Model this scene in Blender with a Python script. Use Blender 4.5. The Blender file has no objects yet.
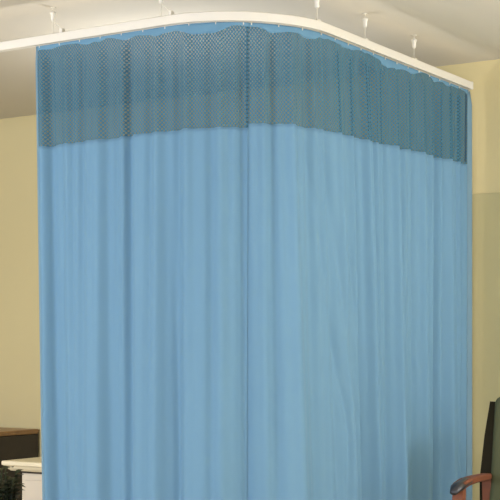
import bpy, bmesh, math, random
from mathutils import Vector, Matrix
random.seed(4)
C = bpy.context.scene.collection
sc = bpy.context.scene
PI = math.pi

# ------------------------------------------------------------------ helpers
def lin(c):
    return tuple(((v/255)/12.92 if v/255 <= .04045 else ((v/255+.055)/1.055)**2.4) for v in c)

def mat(name, rgb, rough=.6, metal=0, bump=0, bscale=200, var=0, vscale=4, spec=.5, trans=0):
    m = bpy.data.materials.new(name); m.use_nodes = True
    nt = m.node_tree; b = nt.nodes['Principled BSDF']
    col = (*lin(rgb), 1)
    b.inputs['Base Color'].default_value = col
    b.inputs['Roughness'].default_value = rough
    b.inputs['Metallic'].default_value = metal
    b.inputs['Specular IOR Level'].default_value = spec
    tc = nt.nodes.new('ShaderNodeTexCoord')
    if var:
        n = nt.nodes.new('ShaderNodeTexNoise'); n.inputs['Scale'].default_value = vscale
        n.inputs['Detail'].default_value = 4
        nt.links.new(tc.outputs['Object'], n.inputs['Vector'])
        mx = nt.nodes.new('ShaderNodeMix'); mx.data_type = 'RGBA'
        mx.inputs['A'].default_value = (*[v*(1-var) for v in col[:3]], 1)
        mx.inputs['B'].default_value = (*[min(1, v*(1+var)) for v in col[:3]], 1)
        nt.links.new(n.outputs['Fac'], mx.inputs['Factor'])
        nt.links.new(mx.outputs['Result'], b.inputs['Base Color'])
    if bump:
        n = nt.nodes.new('ShaderNodeTexNoise'); n.inputs['Scale'].default_value = bscale
        nt.links.new(tc.outputs['Object'], n.inputs['Vector'])
        bp = nt.nodes.new('ShaderNodeBump'); bp.inputs['Strength'].default_value = bump
        bp.inputs['Distance'].default_value = .002
        nt.links.new(n.outputs['Fac'], bp.inputs['Height'])
        nt.links.new(bp.outputs['Normal'], b.inputs['Normal'])
    if trans:
        out = nt.nodes['Material Output']
        t = nt.nodes.new('ShaderNodeBsdfTranslucent'); t.inputs['Color'].default_value = col
        mix = nt.nodes.new('ShaderNodeMixShader'); mix.inputs[0].default_value = trans
        nt.links.new(b.outputs[0], mix.inputs[1]); nt.links.new(t.outputs[0], mix.inputs[2])
        nt.links.new(mix.outputs[0], out.inputs['Surface'])
    return m

def wood(name, rgb, rgb2, rough=.4, scale=3):
    m = mat(name, rgb, rough)
    nt = m.node_tree; b = nt.nodes['Principled BSDF']
    tc = nt.nodes.new('ShaderNodeTexCoord'); mp = nt.nodes.new('ShaderNodeMapping')
    mp.inputs['Scale'].default_value = (1, 6, 6)
    n = nt.nodes.new('ShaderNodeTexNoise'); n.inputs['Scale'].default_value = scale; n.inputs['Detail'].default_value = 6
    r = nt.nodes.new('ShaderNodeMix'); r.data_type = 'RGBA'
    r.inputs['A'].default_value = (*lin(rgb), 1); r.inputs['B'].default_value = (*lin(rgb2), 1)
    nt.links.new(tc.outputs['Object'], mp.inputs[0]); nt.links.new(mp.outputs[0], n.inputs['Vector'])
    nt.links.new(n.outputs['Fac'], r.inputs['Factor']); nt.links.new(r.outputs['Result'], b.inputs['Base Color'])
    return m

def link(name, bm, m, parent=None, smooth=False, loc=None):
    me = bpy.data.meshes.new(name); bm.to_mesh(me); bm.free()
    o = bpy.data.objects.new(name, me); C.objects.link(o)
    if m: me.materials.append(m)
    if smooth:
        for p in me.polygons: p.use_smooth = True
    if parent: o.parent = parent
    if loc: o.location = loc
    return o

def box(bm, x0, x1, y0, y1, z0, z1, bev=0, seg=2):
    vs = [bm.verts.new((x, y, z)) for x in (x0, x1) for y in (y0, y1) for z in (z0, z1)]
    fs = [bm.faces.new([vs[i] for i in f]) for f in
          ((0,1,3,2), (4,6,7,5), (0,4,5,1), (2,3,7,6), (0,2,6,4), (1,5,7,3))]
    if bev:
        es = list({e for f in fs for e in f.edges})
        bmesh.ops.bevel(bm, geom=es, offset=bev, segments=seg, affect='EDGES', profile=.5)
    return bm

def lathe(bm, prof, c=(0,0), n=20):
    rings = []
    for r, z in prof:
        rings.append([bm.verts.new((c[0]+r*math.cos(2*PI*k/n), c[1]+r*math.sin(2*PI*k/n), z)) for k in range(n)])
    for a, b in zip(rings, rings[1:]):
        for k in range(n): bm.faces.new((a[k], a[(k+1)%n], b[(k+1)%n], b[k]))
    bm.faces.new(rings[0][::-1]); bm.faces.new(rings[-1])
    return bm

def sweep(bm, pts, prof, up=Vector((0,0,1)), closed_caps=True):
    """sweep a 2D profile (side, up) list per point along pts; prof may be a function of index"""
    rings = []
    for i, p in enumerate(pts):
        a = pts[max(i-1, 0)]; b = pts[min(i+1, len(pts)-1)]
        t = (b-a).normalized(); side = t.cross(up).normalized(); u2 = side.cross(t).normalized()
        pr = prof(i) if callable(prof) else prof
        rings.append([bm.verts.new(p + side*q[0] + u2*q[1]) for q in pr])
    n = len(rings[0])
    for a, b in zip(rings, rings[1:]):
        for k in range(n): bm.faces.new((a[k], a[(k+1)%n], b[(k+1)%n], b[k]))
    if closed_caps:
        bm.faces.new(rings[0][::-1]); bm.faces.new(rings[-1])
    bmesh.ops.recalc_face_normals(bm, faces=bm.faces)
    return bm

def circ(r, n=10): return [(r*math.cos(2*PI*k/n), r*math.sin(2*PI*k/n)) for k in range(n)]

def thing(name, label, cat, loc=(0,0,0), rz=0, group=None):
    o = bpy.data.objects.new(name, None); C.objects.link(o)
    o.location = loc; o.rotation_euler = (0,0,rz); o['label'] = label; o['category'] = cat
    o.empty_display_size = .1
    if group: o['group'] = group
    return o

def struct(name, bm, m):
    o = link(name, bm, m); o['kind'] = 'structure'; return o

# ------------------------------------------------------------------ camera frame
F = 1388.0; CX, CY, EYE = 2.805, -4.51, 1.2; HOR = 350
FW = Vector((-.538, .843)).normalized(); RT = Vector((FW.y, -FW.x))
def room(u, Y):                      # where on the plan a direction and depth lands
    X = (u-250)*Y/F
    return Vector((CX, CY)) + RT*X + FW*Y
def depth(x, y): return (Vector((x-CX, y-CY))).dot(FW)
def ucol(x, y):
    r = Vector((x-CX, y-CY)); return 250 + F*r.dot(RT)/r.dot(FW)

# ------------------------------------------------------------------ materials
M_wall = mat('wall_paint', (199, 185, 138), .9, bump=.15, bscale=120, var=.03, vscale=1.5, spec=.2)
M_door = mat('door_paint', (176, 166, 120), .6, var=.03, vscale=1)
M_ceil = mat('ceiling_paint', (203, 196, 180), .95, bump=.1, bscale=90, var=.02, vscale=1.2, spec=.1)
M_floor = mat('floor_vinyl', (205, 192, 165), .4, var=.05, vscale=3)
M_white = mat('white_enamel', (206, 200, 184), .45)
M_rod = mat('beige_rod', (205, 198, 178), .8)
M_fab = mat('curtain_fabric', (107, 144, 166), .85, bump=.25, bscale=500, var=.03, vscale=2.2, spec=.15, trans=.15)
M_head = mat('header_fabric', (104, 144, 166), .85, bump=.25, bscale=500, spec=.15, trans=.15)
M_hem = mat('hem_fabric', (128, 158, 172), .85, spec=.15, trans=.35)
M_bind = mat('binding_fabric', (50, 76, 94), .85, spec=.15)
M_sb = wood('dark_walnut', (52, 40, 33), (30, 23, 20), .35, 6)
M_sbt = wood('brown_top', (168, 130, 84), (128, 92, 56), .4, 4)
M_cream = mat('cream_paint', (226, 212, 176), .5, var=.04, vscale=5)
M_creamb = mat('pale_pinkish_paint', (206, 193, 170), .55, var=.05, vscale=4)
M_leaf = mat('leaf_green', (50, 58, 34), .5, var=.3, vscale=9, trans=.1)
M_pot = mat('dark_pot', (54, 40, 34), .4)
M_soil = mat('soil', (40, 30, 24), .95)
M_chw = wood('reddish_wood', (122, 64, 28), (78, 40, 18), .7, 5)
M_chd = wood('dark_post_wood', (38, 33, 18), (26, 22, 12), .8, 5)
M_chd.node_tree.nodes['Principled BSDF'].inputs['Specular IOR Level'].default_value = .1
M_tip = mat('dark_arm_tip', (36, 36, 38), .4)
M_olive = mat('olive_fabric', (76, 78, 52), .85, bump=.3, bscale=300, var=.06, vscale=8, spec=.2)
M_glass = mat('window_glass', (235, 240, 245), .05)
M_metal = mat('door_metal', (170, 165, 150), .3, 1)

def mesh_material():
    m = bpy.data.materials.new('open_mesh'); m.use_nodes = True
    nt = m.node_tree; N = nt.nodes; L = nt.links
    b = N['Principled BSDF']; out = N['Material Output']
    b.inputs['Base Color'].default_value = (*lin((57, 97, 112)), 1)
    b.inputs['Roughness'].default_value = .8; b.inputs['Specular IOR Level'].default_value = .15
    uv = N.new('ShaderNodeUVMap'); uv.uv_map = 'UVMap'
    sp = N.new('ShaderNodeSeparateXYZ'); L.new(uv.outputs[0], sp.inputs[0])
    def mth(op, a, c=None):
        n = N.new('ShaderNodeMath'); n.operation = op
        for i, v in enumerate((a, c)):
            if v is None: continue
            if isinstance(v, (int, float)): n.inputs[i].default_value = v
            else: L.new(v, n.inputs[i])
        return n.outputs[0]
    k = 2*PI/.0135
    a = mth('SINE', mth('MULTIPLY', sp.outputs[0], k)); c = mth('SINE', mth('MULTIPLY', sp.outputs[1], k*.8))
    h = mth('GREATER_THAN', mth('MULTIPLY', a, c), .12)       # staggered openings
    h = mth('MULTIPLY', h, .27)                             # a fine scrim inside each opening
    t = N.new('ShaderNodeBsdfTransparent'); mix = N.new('ShaderNodeMixShader')
    L.new(h, mix.inputs[0]); L.new(b.outputs[0], mix.inputs[1]); L.new(t.outputs[0], mix.inputs[2])
    L.new(mix.outputs[0], out.inputs['Surface'])
    return m
M_mesh = mesh_material()

# ------------------------------------------------------------------ room shell
H = 2.652; X0, X1, Y0, Y1 = -4.3, 4.4, -5.6, 2.0
struct('floor', box(bmesh.new(), X0-.1, X1+.1, Y0-.1, Y1+.1, -.1, 0), M_floor)
struct('ceiling', box(bmesh.new(), X0-.1, X1+.1, Y0-.1, Y1+.1, H, H+.1), M_ceil)
struct('wall_back', box(bmesh.new(), X0-.1, X1+.1, Y1, Y1+.1, 0, H), M_wall)
struct('wall_left', box(bmesh.new(), X0-.1, X0, Y0, Y1, 0, H), M_wall)
# right wall, and the wall behind the camera, with unseen windows added for light
bm = bmesh.new(); box(bm, X1, X1+.1, Y0, -1.0, 0, H); box(bm, X1, X1+.1, 1.6, Y1, 0, H)
box(bm, X1, X1+.1, -1.0, 1.6, 0, .9); box(bm, X1, X1+.1, -1.0, 1.6, 2.25, H)
struct('wall_right', bm, M_wall)
bm = bmesh.new()
for a, b, c, d in ((-1.0, -.95, .9, 2.25), (1.55, 1.6, .9, 2.25), (-.95, 1.55, .9, .95), (-.95, 1.55, 2.2, 2.25), (.28, .32, .95, 2.2)):
    box(bm, X1+.02, X1+.08, a, b, c, d)
struct('window_3', bm, M_white)  # unseen frame and opening, added to light the right curtain
WZ0, WZ1 = .9, 2.3; WS = [(-3.2, -1.0), (.4, 3.4)]
bm = bmesh.new()
box(bm, X0-.1, X1+.1, Y0-.1, Y0, 0, WZ0); box(bm, X0-.1, X1+.1, Y0-.1, Y0, WZ1, H)
xs = [X0-.1, WS[0][0], WS[0][1], WS[1][0], WS[1][1], X1+.1]
for i in (0, 2, 4): box(bm, xs[i], xs[i+1], Y0-.1, Y0, WZ0, WZ1)
struct('wall_front', bm, M_wall)
for i, (a, b) in enumerate(WS):  # unseen windows, added to light the room from behind the camera
    bm = bmesh.new()
    box(bm, a, a+.05, Y0-.08, Y0-.02, WZ0, WZ1); box(bm, b-.05, b, Y0-.08, Y0-.02, WZ0, WZ1)
    box(bm, a+.05, b-.05, Y0-.08, Y0-.02, WZ0, WZ0+.05); box(bm, a+.05, b-.05, Y0-.08, Y0-.02, WZ1-.05, WZ1)
    box(bm, (a+b)/2-.025, (a+b)/2+.025, Y0-.08, Y0-.02, WZ0+.05, WZ1-.05)
    struct('window_%d' % (i+1), bm, M_white)
# door in the back wall beyond the curtain's right end
dx0 = -.06
bm = box(bmesh.new(), dx0, dx0+.92, Y1-.012, Y1+.0005, .005, 1.985, .002, 1)
d1 = struct('door_1', bm, M_door)
bm = bmesh.new(); lathe(bm, [(.006, 0), (.011, .004), (.011, .03), (.025, .035), (.025, .06), (.008, .065)], n=14)
bmesh.ops.rotate(bm, verts=bm.verts, matrix=Matrix.Rotation(PI/2, 3, 'X'))
link('door_knob', bm, M_metal, d1, True, (dx0+.85, Y1-.012, 1.0))
for nm, (a0, a1, b0, b1) in {'baseboard_back': (X0, dx0-.01, Y1-.015, Y1), 'baseboard_left': (X0, X0+.015, Y0, Y1-.02)}.items():
    struct(nm, box(bmesh.new(), a0, a1, b0, b1, 0, .1, .003, 1), M_cream)

# ------------------------------------------------------------------ curtain path
R = .47; ZT = 2.5; LY = 1.935
def path(s):
    """s = 0 in the middle of the bend, negative to the left; returns point, tangent, outward normal"""
    h = R*PI/4
    if s < -h: return Vector((-R+(s+h), 0)), Vector((1, 0)), Vector((0, -1))
    if s > h:  return Vector((0, R+(s-h))), Vector((0, 1)), Vector((1, 0))
    a = -PI/4 + s/R
    return Vector((-R+R*math.cos(a), R+R*math.sin(a))), Vector((-math.sin(a), math.cos(a))), Vector((math.cos(a), math.sin(a)))
def s_at(u):
    lo, hi = -4, R*PI/4 + LY - R
    for _ in range(60):
        m = (lo+hi)/2
        if ucol(*path(m)[0]) < u: lo = m
        else: hi = m
    return lo
S_END = R*PI/4 + LY - R
S_L = s_at(36); S_M = s_at(248.5); S_WALL = -(R*PI/4 + (-X0-R))

# track
bm = bmesh.new()
N_ = 160; pts = []
ss = [S_WALL+.002] + [-.5+i*1.0/60 for i in range(61)] + [S_END-.012]
pts = [Vector((*path(s)[0], ZT)) for s in ss]
prof = [(-.016, .0), (-.016, .034), (-.012, .038), (.012, .038), (.016, .034), (.016, 0), (.005, 0), (.005, .012), (-.005, .012), (-.005, 0)]
sweep(bm, pts, prof)
track = thing('curtain_track', 'long white enamelled curtain track that curves round the corner over both blue curtains', 'curtain track')
link('rail', bm, M_white, track)
bm = box(bmesh.new(), -.018, .018, LY-.0115, LY-.004, ZT+.0, ZT+.040, .003)
link('end_cap', bm, M_white, track)
bm = bmesh.new(); box(bm, X0, X0+.012, -.035, .035, ZT-.02, ZT+.06, .003)
link('wall_bracket', bm, M_white, track)

# hangers that carry the track
def hanger(u, label, brace):
    s = s_at(u); p, t, n = path(s)
    o = thing('track_hanger', label, 'hanger', (p.x, p.y, ZT+.038), math.atan2(t.y, t.x), 'hangers between ceiling and curtain track')
    top = H-ZT-.038
    link('ceiling_plate', lathe(bmesh.new(), [(.013, top-.004), (.013, top-.0005)], n=18), M_rod, o)
    link('rod', lathe(bmesh.new(), [(.0018, .002), (.0018, top-.004)], n=10), M_rod, o)
    link('collar', lathe(bmesh.new(), [(.006, top-.060), (.0095, top-.055), (.0095, top-.034), (.013, top-.029), (.013, top-.022), (.006, top-.018)], n=16), M_white, o, True)
    if brace:
        bm = bmesh.new(); sweep(bm, [Vector((.004, 0, top-.06)), Vector((.05, 0, .012))], circ(.0016, 8), Vector((0,1,0)))
        link('brace', bm, M_rod, o)
        link('foot', box(bmesh.new(), .044, .058, -.012, .012, 0, .018, .002), M_white, o)
    else:
        link('foot', box(bmesh.new(), -.012, .012, -.012, .012, 0, .006, .002), M_rod, o)
for u, lb, br in ((53, 'small braced white hanger above the left end of the left curtain', True),
                  (161, 'small braced white hanger halfway along the left stretch of track, near top edge', True),
                  (317, 'small white hanger just right of the track bend, cut by the picture top', False),
                  (365, 'small white hanger over the right stretch of track, middle of the right three', False),
                  (414, 'small white hanger nearest the right end of the track', False)):
    hanger(u, lb, br)

# ------------------------------------------------------------------ curtains
rnd = random.Random(11)
KN = [rnd.uniform(-1, 1) for _ in range(400)]
def noise1(x):
    i = math.floor(x); f = x-i; f = f*f*(3-2*f)
    return KN[i % 400]*(1-f) + KN[(i+1) % 400]*f
def sstep(a, b, x):
    t = max(0, min(1, (x-a)/(b-a))); return t*t*(3-2*t)
def disp(s, z):
    w = (ZT-z)/2.2
    sw = s + .05*noise1(s*2.3+40)                        # uneven spacing
    lean = .16*w*math.exp(-((s-.62)/.45)**2) - .03*w*math.exp(-((s+.7)/.4)**2)
    q = sw - lean
    f1 = math.sin(2*PI*(q/.058) + 1.5*noise1(q*5+7))*(.4+.6*abs(noise1(q*7+90)))
    f2 = math.sin(2*PI*(q/.128) + 2.2*noise1(q*3+17))*(.45+.55*abs(noise1(q*4+60)))
    f3 = math.sin(2*PI*(q/.31) + 2.5*noise1(q*1.7+27))
    a0 = sstep(0, .08, ZT-z)
    k = 1.25+.05*sstep(-.1, .35, s)
    d = a0*(f1*(.0092*(1-.45*sstep(.15, .8, w))) + k*f2*(.0100+.004*w) + k*f3*(.004+.020*w))
    # one crisp crease running down the right curtain
    for (a, b, wd, dp) in CREASE:
        g = (s-(a+(b-a)*min(1, w/.75)))/wd
        d -= dp*sstep(.02, .75, w)*math.exp(-g*g)
    return d
CREASE = [(s_at(312), s_at(354), .022, .020), (s_at(286), s_at(345), .016, .010), (s_at(335), s_at(366), .014, .007), (s_at(168), s_at(172), .02, .010), (s_at(214), s_at(212), .025, .010), (s_at(262), s_at(274), .03, .012)]
def edge_in(s, z):                                       # the left edge draws in a little toward the floor
    w = (ZT-z)/2.0
    return .045*w*sstep(S_M, S_L, s)
def P3(s, z, off=0):
    p, t, n = path(s)
    zz = z
    d = disp(s, z) + off
    q = p + n*d + t*edge_in(s, z)
    return Vector((q.x, q.y, zz))
def scal(s):                                             # depth of the scalloped header band
    return .026 + .014*noise1(s*5.3+3) + .012*noise1(s*12+51) + .004*noise1(s*31)
def sheet(name, s0, s1, ztop, zbot, rows, m, parent, ds=.0045, off=0, thick=.0012):
    cols = max(2, int((s1-s0)/ds)); bm = bmesh.new(); uvl = bm.loops.layers.uv.new('UVMap')
    V = []; U = {}
    for i in range(cols+1):
        s = s0+(s1-s0)*i/cols
        a = ztop(s) if callable(ztop) else ztop; b = zbot(s) if callable(zbot) else zbot
        col = []
        for j in range(rows+1):
            z = a+(b-a)*j/rows; v = bm.verts.new(P3(s, z, off)); U[v] = (s, z); col.append(v)
        V.append(col)
    for i in range(cols):
        for j in range(rows):
            f = bm.faces.new((V[i][j], V[i][j+1], V[i+1][j+1], V[i+1][j])); f.smooth = True
            for l in f.loops: l[uvl].uv = U[l.vert]
    o = link(name, bm, m, parent, True)
    if thick:
        md = o.modifiers.new('thickness', 'SOLIDIFY'); md.thickness = thick; md.offset = 0
    return o
def curtain(label, s0, s1, drop, hemside, back=0):
    r = thing('privacy_curtain', label, 'curtain', (0, 0, 0), 0, 'blue curtains with mesh tops on the curved track')
    e = .010 if hemside < 0 else .030
    a, b = (s0+e, s1) if hemside < 0 else (s0, s1-e)
    top = lambda s: ZT - .003
    hb = lambda s: ZT - scal(s)
    mb = lambda s: ZT - drop(s) + .0035*noise1(s*14)
    link_top = sheet('header_band', a, b, top, hb, 4, M_head, r, off=.0008-back)
    sheet('mesh_panel', a, b, hb, mb, 30, M_mesh, r, thick=0, off=-back)
    sheet('fabric_panel', a, b, mb, .3, 90, M_fab, r, off=-back)
    n_ = int((s1-s0)/.11)
    for i in range(n_+1):                                # small gliders that run in the track
        s = s0+.02+(s1-s0-.04)*i/n_; p, t, n = path(s)
        link('glider', lathe(bmesh.new(), [(.0022, -.012), (.003, -.004), (.003, 0)], n=8), M_rod, r, False, (p.x, p.y, ZT))
    h0, h1 = (s0, s0+e) if hemside < 0 else (s1-e, s1)
    sheet('side_hem', h0, h1, top, .3, 60, M_hem, r, off=-back)
    if hemside > 0:
        sheet('side_binding', s1-e-.026, s1-e-.012, lambda s: hb(s)-.01, lambda s: mb(s)+.01, 20, M_bind, r, off=.002-back)
    return r
curtain('blue pleated curtain with teal mesh top hanging on the left stretch of the track', S_L, S_M, lambda s: .418 + .013*sstep(S_M, S_L, s), -1)
curtain('blue pleated curtain with teal mesh top covering the bend and right stretch, behind the armchair',
        S_M-.008, S_END, lambda s: .402 - .03*(s-S_M)/(S_END-S_M), 1, .004)

# ------------------------------------------------------------------ sideboard, far left
sbr = None
def solve_x(u, y):
    lo, hi = -6, 3
    for _ in range(60):
        m = (lo+hi)/2
        if ucol(m, y) < u: lo = m
        else: hi = m
    return lo
SD = .5; yf = Y1-.016-SD
xr = solve_x(38, Y1-.02); W = 1.15
sbd = thing('sideboard', 'dark wooden sideboard with lighter brown top against the back wall, left of the curtains', 'sideboard', (xr-W/2, yf+SD/2, 0))
h = .715
bm = box(bmesh.new(), -W/2+.02, W/2, -SD/2+.02, SD/2, .08, h-.03, .004)
link('body', bm, M_sb, sbd)
link('top', box(bmesh.new(), -W/2, W/2+.005, -SD/2, SD/2, h-.028, h, .006), M_sbt, sbd)
for x in (-W/2+.05, W/2-.05):
    for y in (-SD/2+.06, SD/2-.06):
        link('foot', box(bmesh.new(), x-.025, x+.025, y-.025, y+.025, 0, .08, .004), M_sb, sbd)
dw = (W-.1)/3
for i in range(3):
    x = -W/2+.05+i*dw
    dr = link('drawer', box(bmesh.new(), x+.008, x+dw-.008, -SD/2+.008, -SD/2+.02, h-.2, h-.05, .004), M_sb, sbd)
    link('knob', lathe(bmesh.new(), [(.006, 0), (.012, .012), (.004, .018)], n=12), M_metal, dr, True, (x+dw/2, -SD/2+.008, h-.125)).rotation_euler = (PI/2, 0, 0)
    do = link('door', box(bmesh.new(), x+.008, x+dw-.008, -SD/2+.008, -SD/2+.02, .1, h-.21, .004), M_sb, sbd)
    link('door_panel', box(bmesh.new(), x+.06, x+dw-.06, -SD/2+.003, -SD/2+.008, .15, h-.26, .002), M_sb, do)

# cream chest in front of it
cy0, cy1 = .95, 1.33; xl = solve_x(1.5, cy0); CW = .62; ch = .617
cc = thing('low_chest', 'low cream chest with moulded top edge in front of the dark sideboard', 'chest', (xl+CW/2, (cy0+cy1)/2, 0))
cd = (cy1-cy0)/2
bm = bmesh.new()
levels = [(-.004, ch), (0, ch-.004), (0, ch-.020), (-.010, ch-.028), (-.018, ch-.040), (-.03, ch-.048), (-.034, ch-.052)]
rings = []
for o_, z in levels:
    a, b = CW/2+o_, cd+o_
    rings.append([bm.verts.new(v) for v in ((-a,-b,z), (a,-b,z), (a,b,z), (-a,b,z))])
for r1, r2 in zip(rings, rings[1:]):
    for k in range(4): bm.faces.new((r1[k], r2[k], r2[(k+1)%4], r1[(k+1)%4]))
bm.faces.new(rings[0]); bm.faces.new(rings[-1][::-1])
link('moulded_top', bm, M_cream, cc)
bm = box(bmesh.new(), -CW/2+.075, CW/2-.075, -cd+.075, cd-.075, .06, ch-.066, .004)
link('neck_strip', box(bmesh.new(), -CW/2+.07, CW/2-.07, -cd+.07, cd-.07, ch-.0655, ch-.0525), M_sb, cc)  # dark strip paints in the shade under the overhanging top
link('body', bm, M_creamb, cc)
link('plinth', box(bmesh.new(), -CW/2+.045, CW/2-.045, -cd+.045, cd-.045, 0, .06, .004), M_cream, cc)
for k in range(2):
    z0 = .09+k*.225
    dr = link('drawer', box(bmesh.new(), -CW/2+.10, CW/2-.10, -cd+.065, -cd+.075, z0, z0+.2, .003), M_creamb, cc)
    link('knob', lathe(bmesh.new(), [(.006, 0), (.013, .012), (.004, .02)], n=12), M_metal, dr, True, (0, -cd+.065, z0+.1)).rotation_euler = (PI/2, 0, 0)

# plant
pp = room(4, 6.75)
pl = thing('potted_plant', 'dark green leafy plant in a dark pot beside the low cream chest', 'plant', (pp.x, pp.y, 0))
link('pot', lathe(bmesh.new(), [(.09, 0), (.10, .01), (.13, .24), (.14, .25), (.14, .275), (.125, .275), (.12, .25), (.02, .248)], n=28), M_pot, pl, True)
link('soil', lathe(bmesh.new(), [(.118, .249), (.118, .256), (.05, .26)], n=24), M_soil, pl)
rl = random.Random(5); bm = bmesh.new()
def leaf(bm, base, dir_, L, w):
    d = dir_.normalized(); side = d.cross(Vector((0,0,1))).normalized(); up = side.cross(d)
    n = 6; prev = None
    for i in range(n+1):
        t = i/n; c = base + d*L*t - Vector((0,0,1))*L*.35*t*t
        ww = w*math.sin(PI*min(.98, .06+.92*t))
        row = [bm.verts.new(c-side*ww+up*ww*.3), bm.verts.new(c), bm.verts.new(c+side*ww+up*ww*.3)]
        if prev:
            for k in range(2): bm.faces.new((prev[k], prev[k+1], row[k+1], row[k]))
        prev = row
stm = bmesh.new()
for k in range(19):
    a = 2*PI*k/19+rl.uniform(-.2, .2); sp_ = rl.uniform(.01, .07); hh = rl.uniform(.42, .62)
    b0 = Vector((.03*math.cos(a), .03*math.sin(a), .255)); t0 = Vector((sp_*math.cos(a), sp_*math.sin(a), hh))
    sweep(stm, [b0, (b0+t0)/2+Vector((0,0,.02)), t0], circ(.003, 6), Vector((.3,.9,.1)))
    for j in range(11):
        b = b0.lerp(t0, .3+.7*j/10); aa = a+rl.uniform(-1.3, 1.3)
        leaf(bm, b, Vector((math.cos(aa), math.sin(aa), rl.uniform(.2, 1.1))), rl.uniform(.04, .075), rl.uniform(.018, .03))
fo = link('foliage', bm, M_leaf, pl, True)
link('stems', stm, M_leaf, pl, True)

# ------------------------------------------------------------------ armchair
pb = room(487, 6.07); pf = room(452, 5.63)
fwd2 = (pf-pb).normalized()                       # where the chair faces
# chair frame: local -Y = facing, local X: its own left-right, arm on the local -X side
rz = math.atan2(fwd2.y, fwd2.x) + PI/2
AW = .31                                         # half width between arm centres
ux = Vector((math.cos(rz), math.sin(rz)))
arm_side = -1                                    # local side seen in the photo
cen = pb - ux*(AW*arm_side)
ac = thing('armchair', 'olive upholstered armchair with reddish wooden arms in front of the right curtain', 'chair', (cen.x, cen.y, 0), rz)
AL = (pf-pb).length
for sx in (-1, 1):
    x = sx*AW
    # arm: gentle curve, dropping at the front
    pts = [Vector((x, .02, .645)), Vector((x, -.08, .65)), Vector((x, -.2, .652)), Vector((x, -.32, .65)), Vector((x, -.40, .64))]
    def pr(i, n=5):
        wd = (.022, .022, .024, .027, .027)[i]; hh = .014
        return [(-wd, -hh*.6), (-wd*.8, -hh), (wd*.8, -hh), (wd, -hh*.6), (wd, hh*.6), (wd*.8, hh), (-wd*.8, hh), (-wd, hh*.6)]
    bm = bmesh.new(); sweep(bm, pts, pr); arm = link('arm', bm, M_chw, ac)
    bm = bmesh.new(); sweep(bm, [Vector((x, -.30, .651)), Vector((x, -.42, .637)), Vector((x, -.47, .618))],
                            lambda i: [(q[0]*(.028, .030, .016)[i], q[1]*(.017, .018, .010)[i]) for q in circ(1, 12)])
    link('arm_tip', bm, M_tip, arm, True)
    # front leg runs up to the arm
    bm = bmesh.new(); sweep(bm, [Vector((x, -.43, 0)), Vector((x, -.42, .3)), Vector((x, -.395, .63))],
                            lambda i: [(-(.017+.003*i), -.02), ((.017+.003*i), -.02), ((.017+.003*i), .02), (-(.017+.003*i), .02)], Vector((0,1,0)))
    link('leg', bm, M_chw, ac)
    bm = bmesh.new(); sweep(bm, [Vector((x, .10, 0)), Vector((x, .04, .3)), Vector((x, .01, .64))],
                            lambda i: [(-.02, -.02), (.02, -.02), (.02, .02), (-.02, .02)], Vector((0,1,0)))
    link('leg', bm, M_chw, ac)
    link('side_rail', box(bmesh.new(), x-.012, x+.012, -.41, .03, .30, .36, .004), M_chw, ac)
    # dark upright of the back, wide at the arm and narrow at the top
    bm = bmesh.new(); xo = sx*(AW+.022)
    sweep(bm, [Vector((xo-sx*.012, .02, .38)), Vector((xo-sx*.012, .03, .64)), Vector((xo-sx*.018, .065, .82)), Vector((xo-sx*.022, .115, .965))],
          lambda i: [(-(.024, .026, .021, .015)[i], -.02), ((.024, .026, .021, .015)[i], -.02), ((.024, .026, .021, .015)[i], .02), (-(.024, .026, .021, .015)[i], .02)], Vector((0,1,0)))
    link('back_post', bm, M_chd, ac)
link('seat', box(bmesh.new(), -AW+.03, AW-.03, -.42, .02, .33, .46, .035, 4), M_olive, ac, True)
bm = box(bmesh.new(), -AW+.012, AW-.012, -.04, .05, .46, .995, .03, 4)
for v in bm.verts:
    t = max(0, (v.co.z-.5)/.48); v.co.y += .10*t**1.3
link('backrest', bm, M_olive, ac, True)
link('front_rail', box(bmesh.new(), -AW+.02, AW-.02, -.425, -.40, .28, .34, .004), M_chw, ac)

# ------------------------------------------------------------------ light
def area(name, loc, target, sx, sy, power, col):
    l = bpy.data.lights.new(name, 'AREA'); l.shape = 'RECTANGLE'; l.size = sx; l.size_y = sy; l.energy = power; l.color = col
    o = bpy.data.objects.new(name, l); C.objects.link(o); o.location = loc
    o.rotation_euler = (Vector(target)-Vector(loc)).to_track_quat('-Z', 'Y').to_euler(); return o
for i, (a, b) in enumerate(WS):  # daylight for the added windows behind the camera
    area('window_daylight', ((a+b)/2, Y0-.12, (WZ0+WZ1)/2), ((a+b)/2, 0, (WZ0+WZ1)/2+.2), b-a, WZ1-WZ0, (190, 58)[i], (.83, .91, 1.16))
area('window_daylight', (X1+.1, .3, 1.6), (0, .3, 1.7), 2.5, 1.3, 28, (.83, .91, 1.16))  # daylight for the added opening in the right wall
# unseen ceiling lamps, added to brighten the ceiling and the right curtain
def added_ceiling_lamp(x, y, p):
    t = thing('ceiling_lamp', 'round frosted ceiling lamp outside the picture', 'lamp', (x, y, H-.001), 0, 'ceiling lamps outside the picture')
    link('base', lathe(bmesh.new(), [(.17, -.02), (.17, 0)], n=32), M_white, t)
    m = bpy.data.materials.get('lamp_glow')
    if not m:
        m = bpy.data.materials.new('lamp_glow'); m.use_nodes = True
        bs = m.node_tree.nodes['Principled BSDF']; bs.inputs['Emission Color'].default_value = (1, .95, .88, 1); bs.inputs['Emission Strength'].default_value = 6
    link('diffuser', lathe(bmesh.new(), [(.05, -.09), (.11, -.075), (.15, -.045), (.16, -.02)], n=32), m, t, True)
    l = bpy.data.lights.new('lamp_light', 'POINT'); l.energy = p; l.color = (.83, .87, .99); l.shadow_soft_size = .16
    o = bpy.data.objects.new('lamp_light', l); C.objects.link(o); o.location = (x, y, H-.55)
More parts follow.
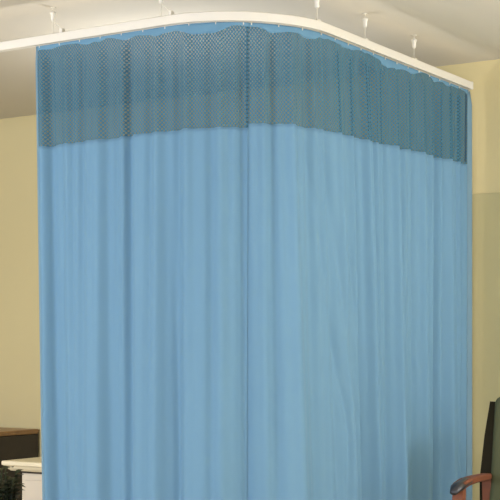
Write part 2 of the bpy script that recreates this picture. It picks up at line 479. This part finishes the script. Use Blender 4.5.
added_ceiling_lamp(2.4, -2.6, 12)
added_ceiling_lamp(-2.6, -2.0, 38)
added_ceiling_lamp(2.6, 1.0, 88)
added_ceiling_lamp(3.3, -.9, 75)
def uplighter(x, y, p):  # unseen lamp behind the curtains, added to brighten the ceiling
    t = thing('floor_lamp', 'white uplighter floor lamp standing inside the curtained bay, hidden by the curtains', 'lamp', (x, y, 0))
    link('base', lathe(bmesh.new(), [(.14, 0), (.14, .015), (.02, .03)], n=32), M_white, t, True)
    link('pole', lathe(bmesh.new(), [(.011, .02), (.011, 1.78)], n=16), M_white, t, True)
    bm = bmesh.new(); pr = [(.02, 1.77), (.10, 1.80), (.15, 1.86), (.145, 1.862), (.095, 1.81), (.02, 1.79)]
    link('lamp_shade', lathe(bm, pr, n=32), M_white, t, True)
    link('bulb', lathe(bmesh.new(), [(.012, 1.79), (.03, 1.82), (.03, 1.84), (.01, 1.86)], n=20), bpy.data.materials['lamp_glow'], t, True)
    l = bpy.data.lights.new('uplighter_light', 'AREA'); l.shape = 'DISK'; l.size = .24; l.energy = p; l.color = (.9, .9, .93)
    o = bpy.data.objects.new('uplighter_light', l); C.objects.link(o); o.location = (x, y, 1.875); o.rotation_euler = (PI, 0, 0)
uplighter(-.95, .75, 8.5)
w = bpy.data.worlds.new('World'); sc.world = w; w.use_nodes = True
w.node_tree.nodes['Background'].inputs[0].default_value = (.75, .85, 1, 1)
w.node_tree.nodes['Background'].inputs[1].default_value = .8

# ------------------------------------------------------------------ camera
cam = bpy.data.cameras.new('camera'); co = bpy.data.objects.new('camera', cam); C.objects.link(co)
cam.sensor_fit = 'HORIZONTAL'; cam.sensor_width = 36; cam.lens = 36*F/500
cam.shift_y = (HOR-250)/500
co.location = (CX, CY, EYE)
co.rotation_euler = Vector((FW.x, FW.y, 0)).to_track_quat('-Z', 'Y').to_euler()
sc.camera = co
vs = sc.view_settings; vs.view_transform = 'Standard'; vs.look = 'None'; vs.gamma = 1; vs.use_curve_mapping = False; vs.exposure = .49
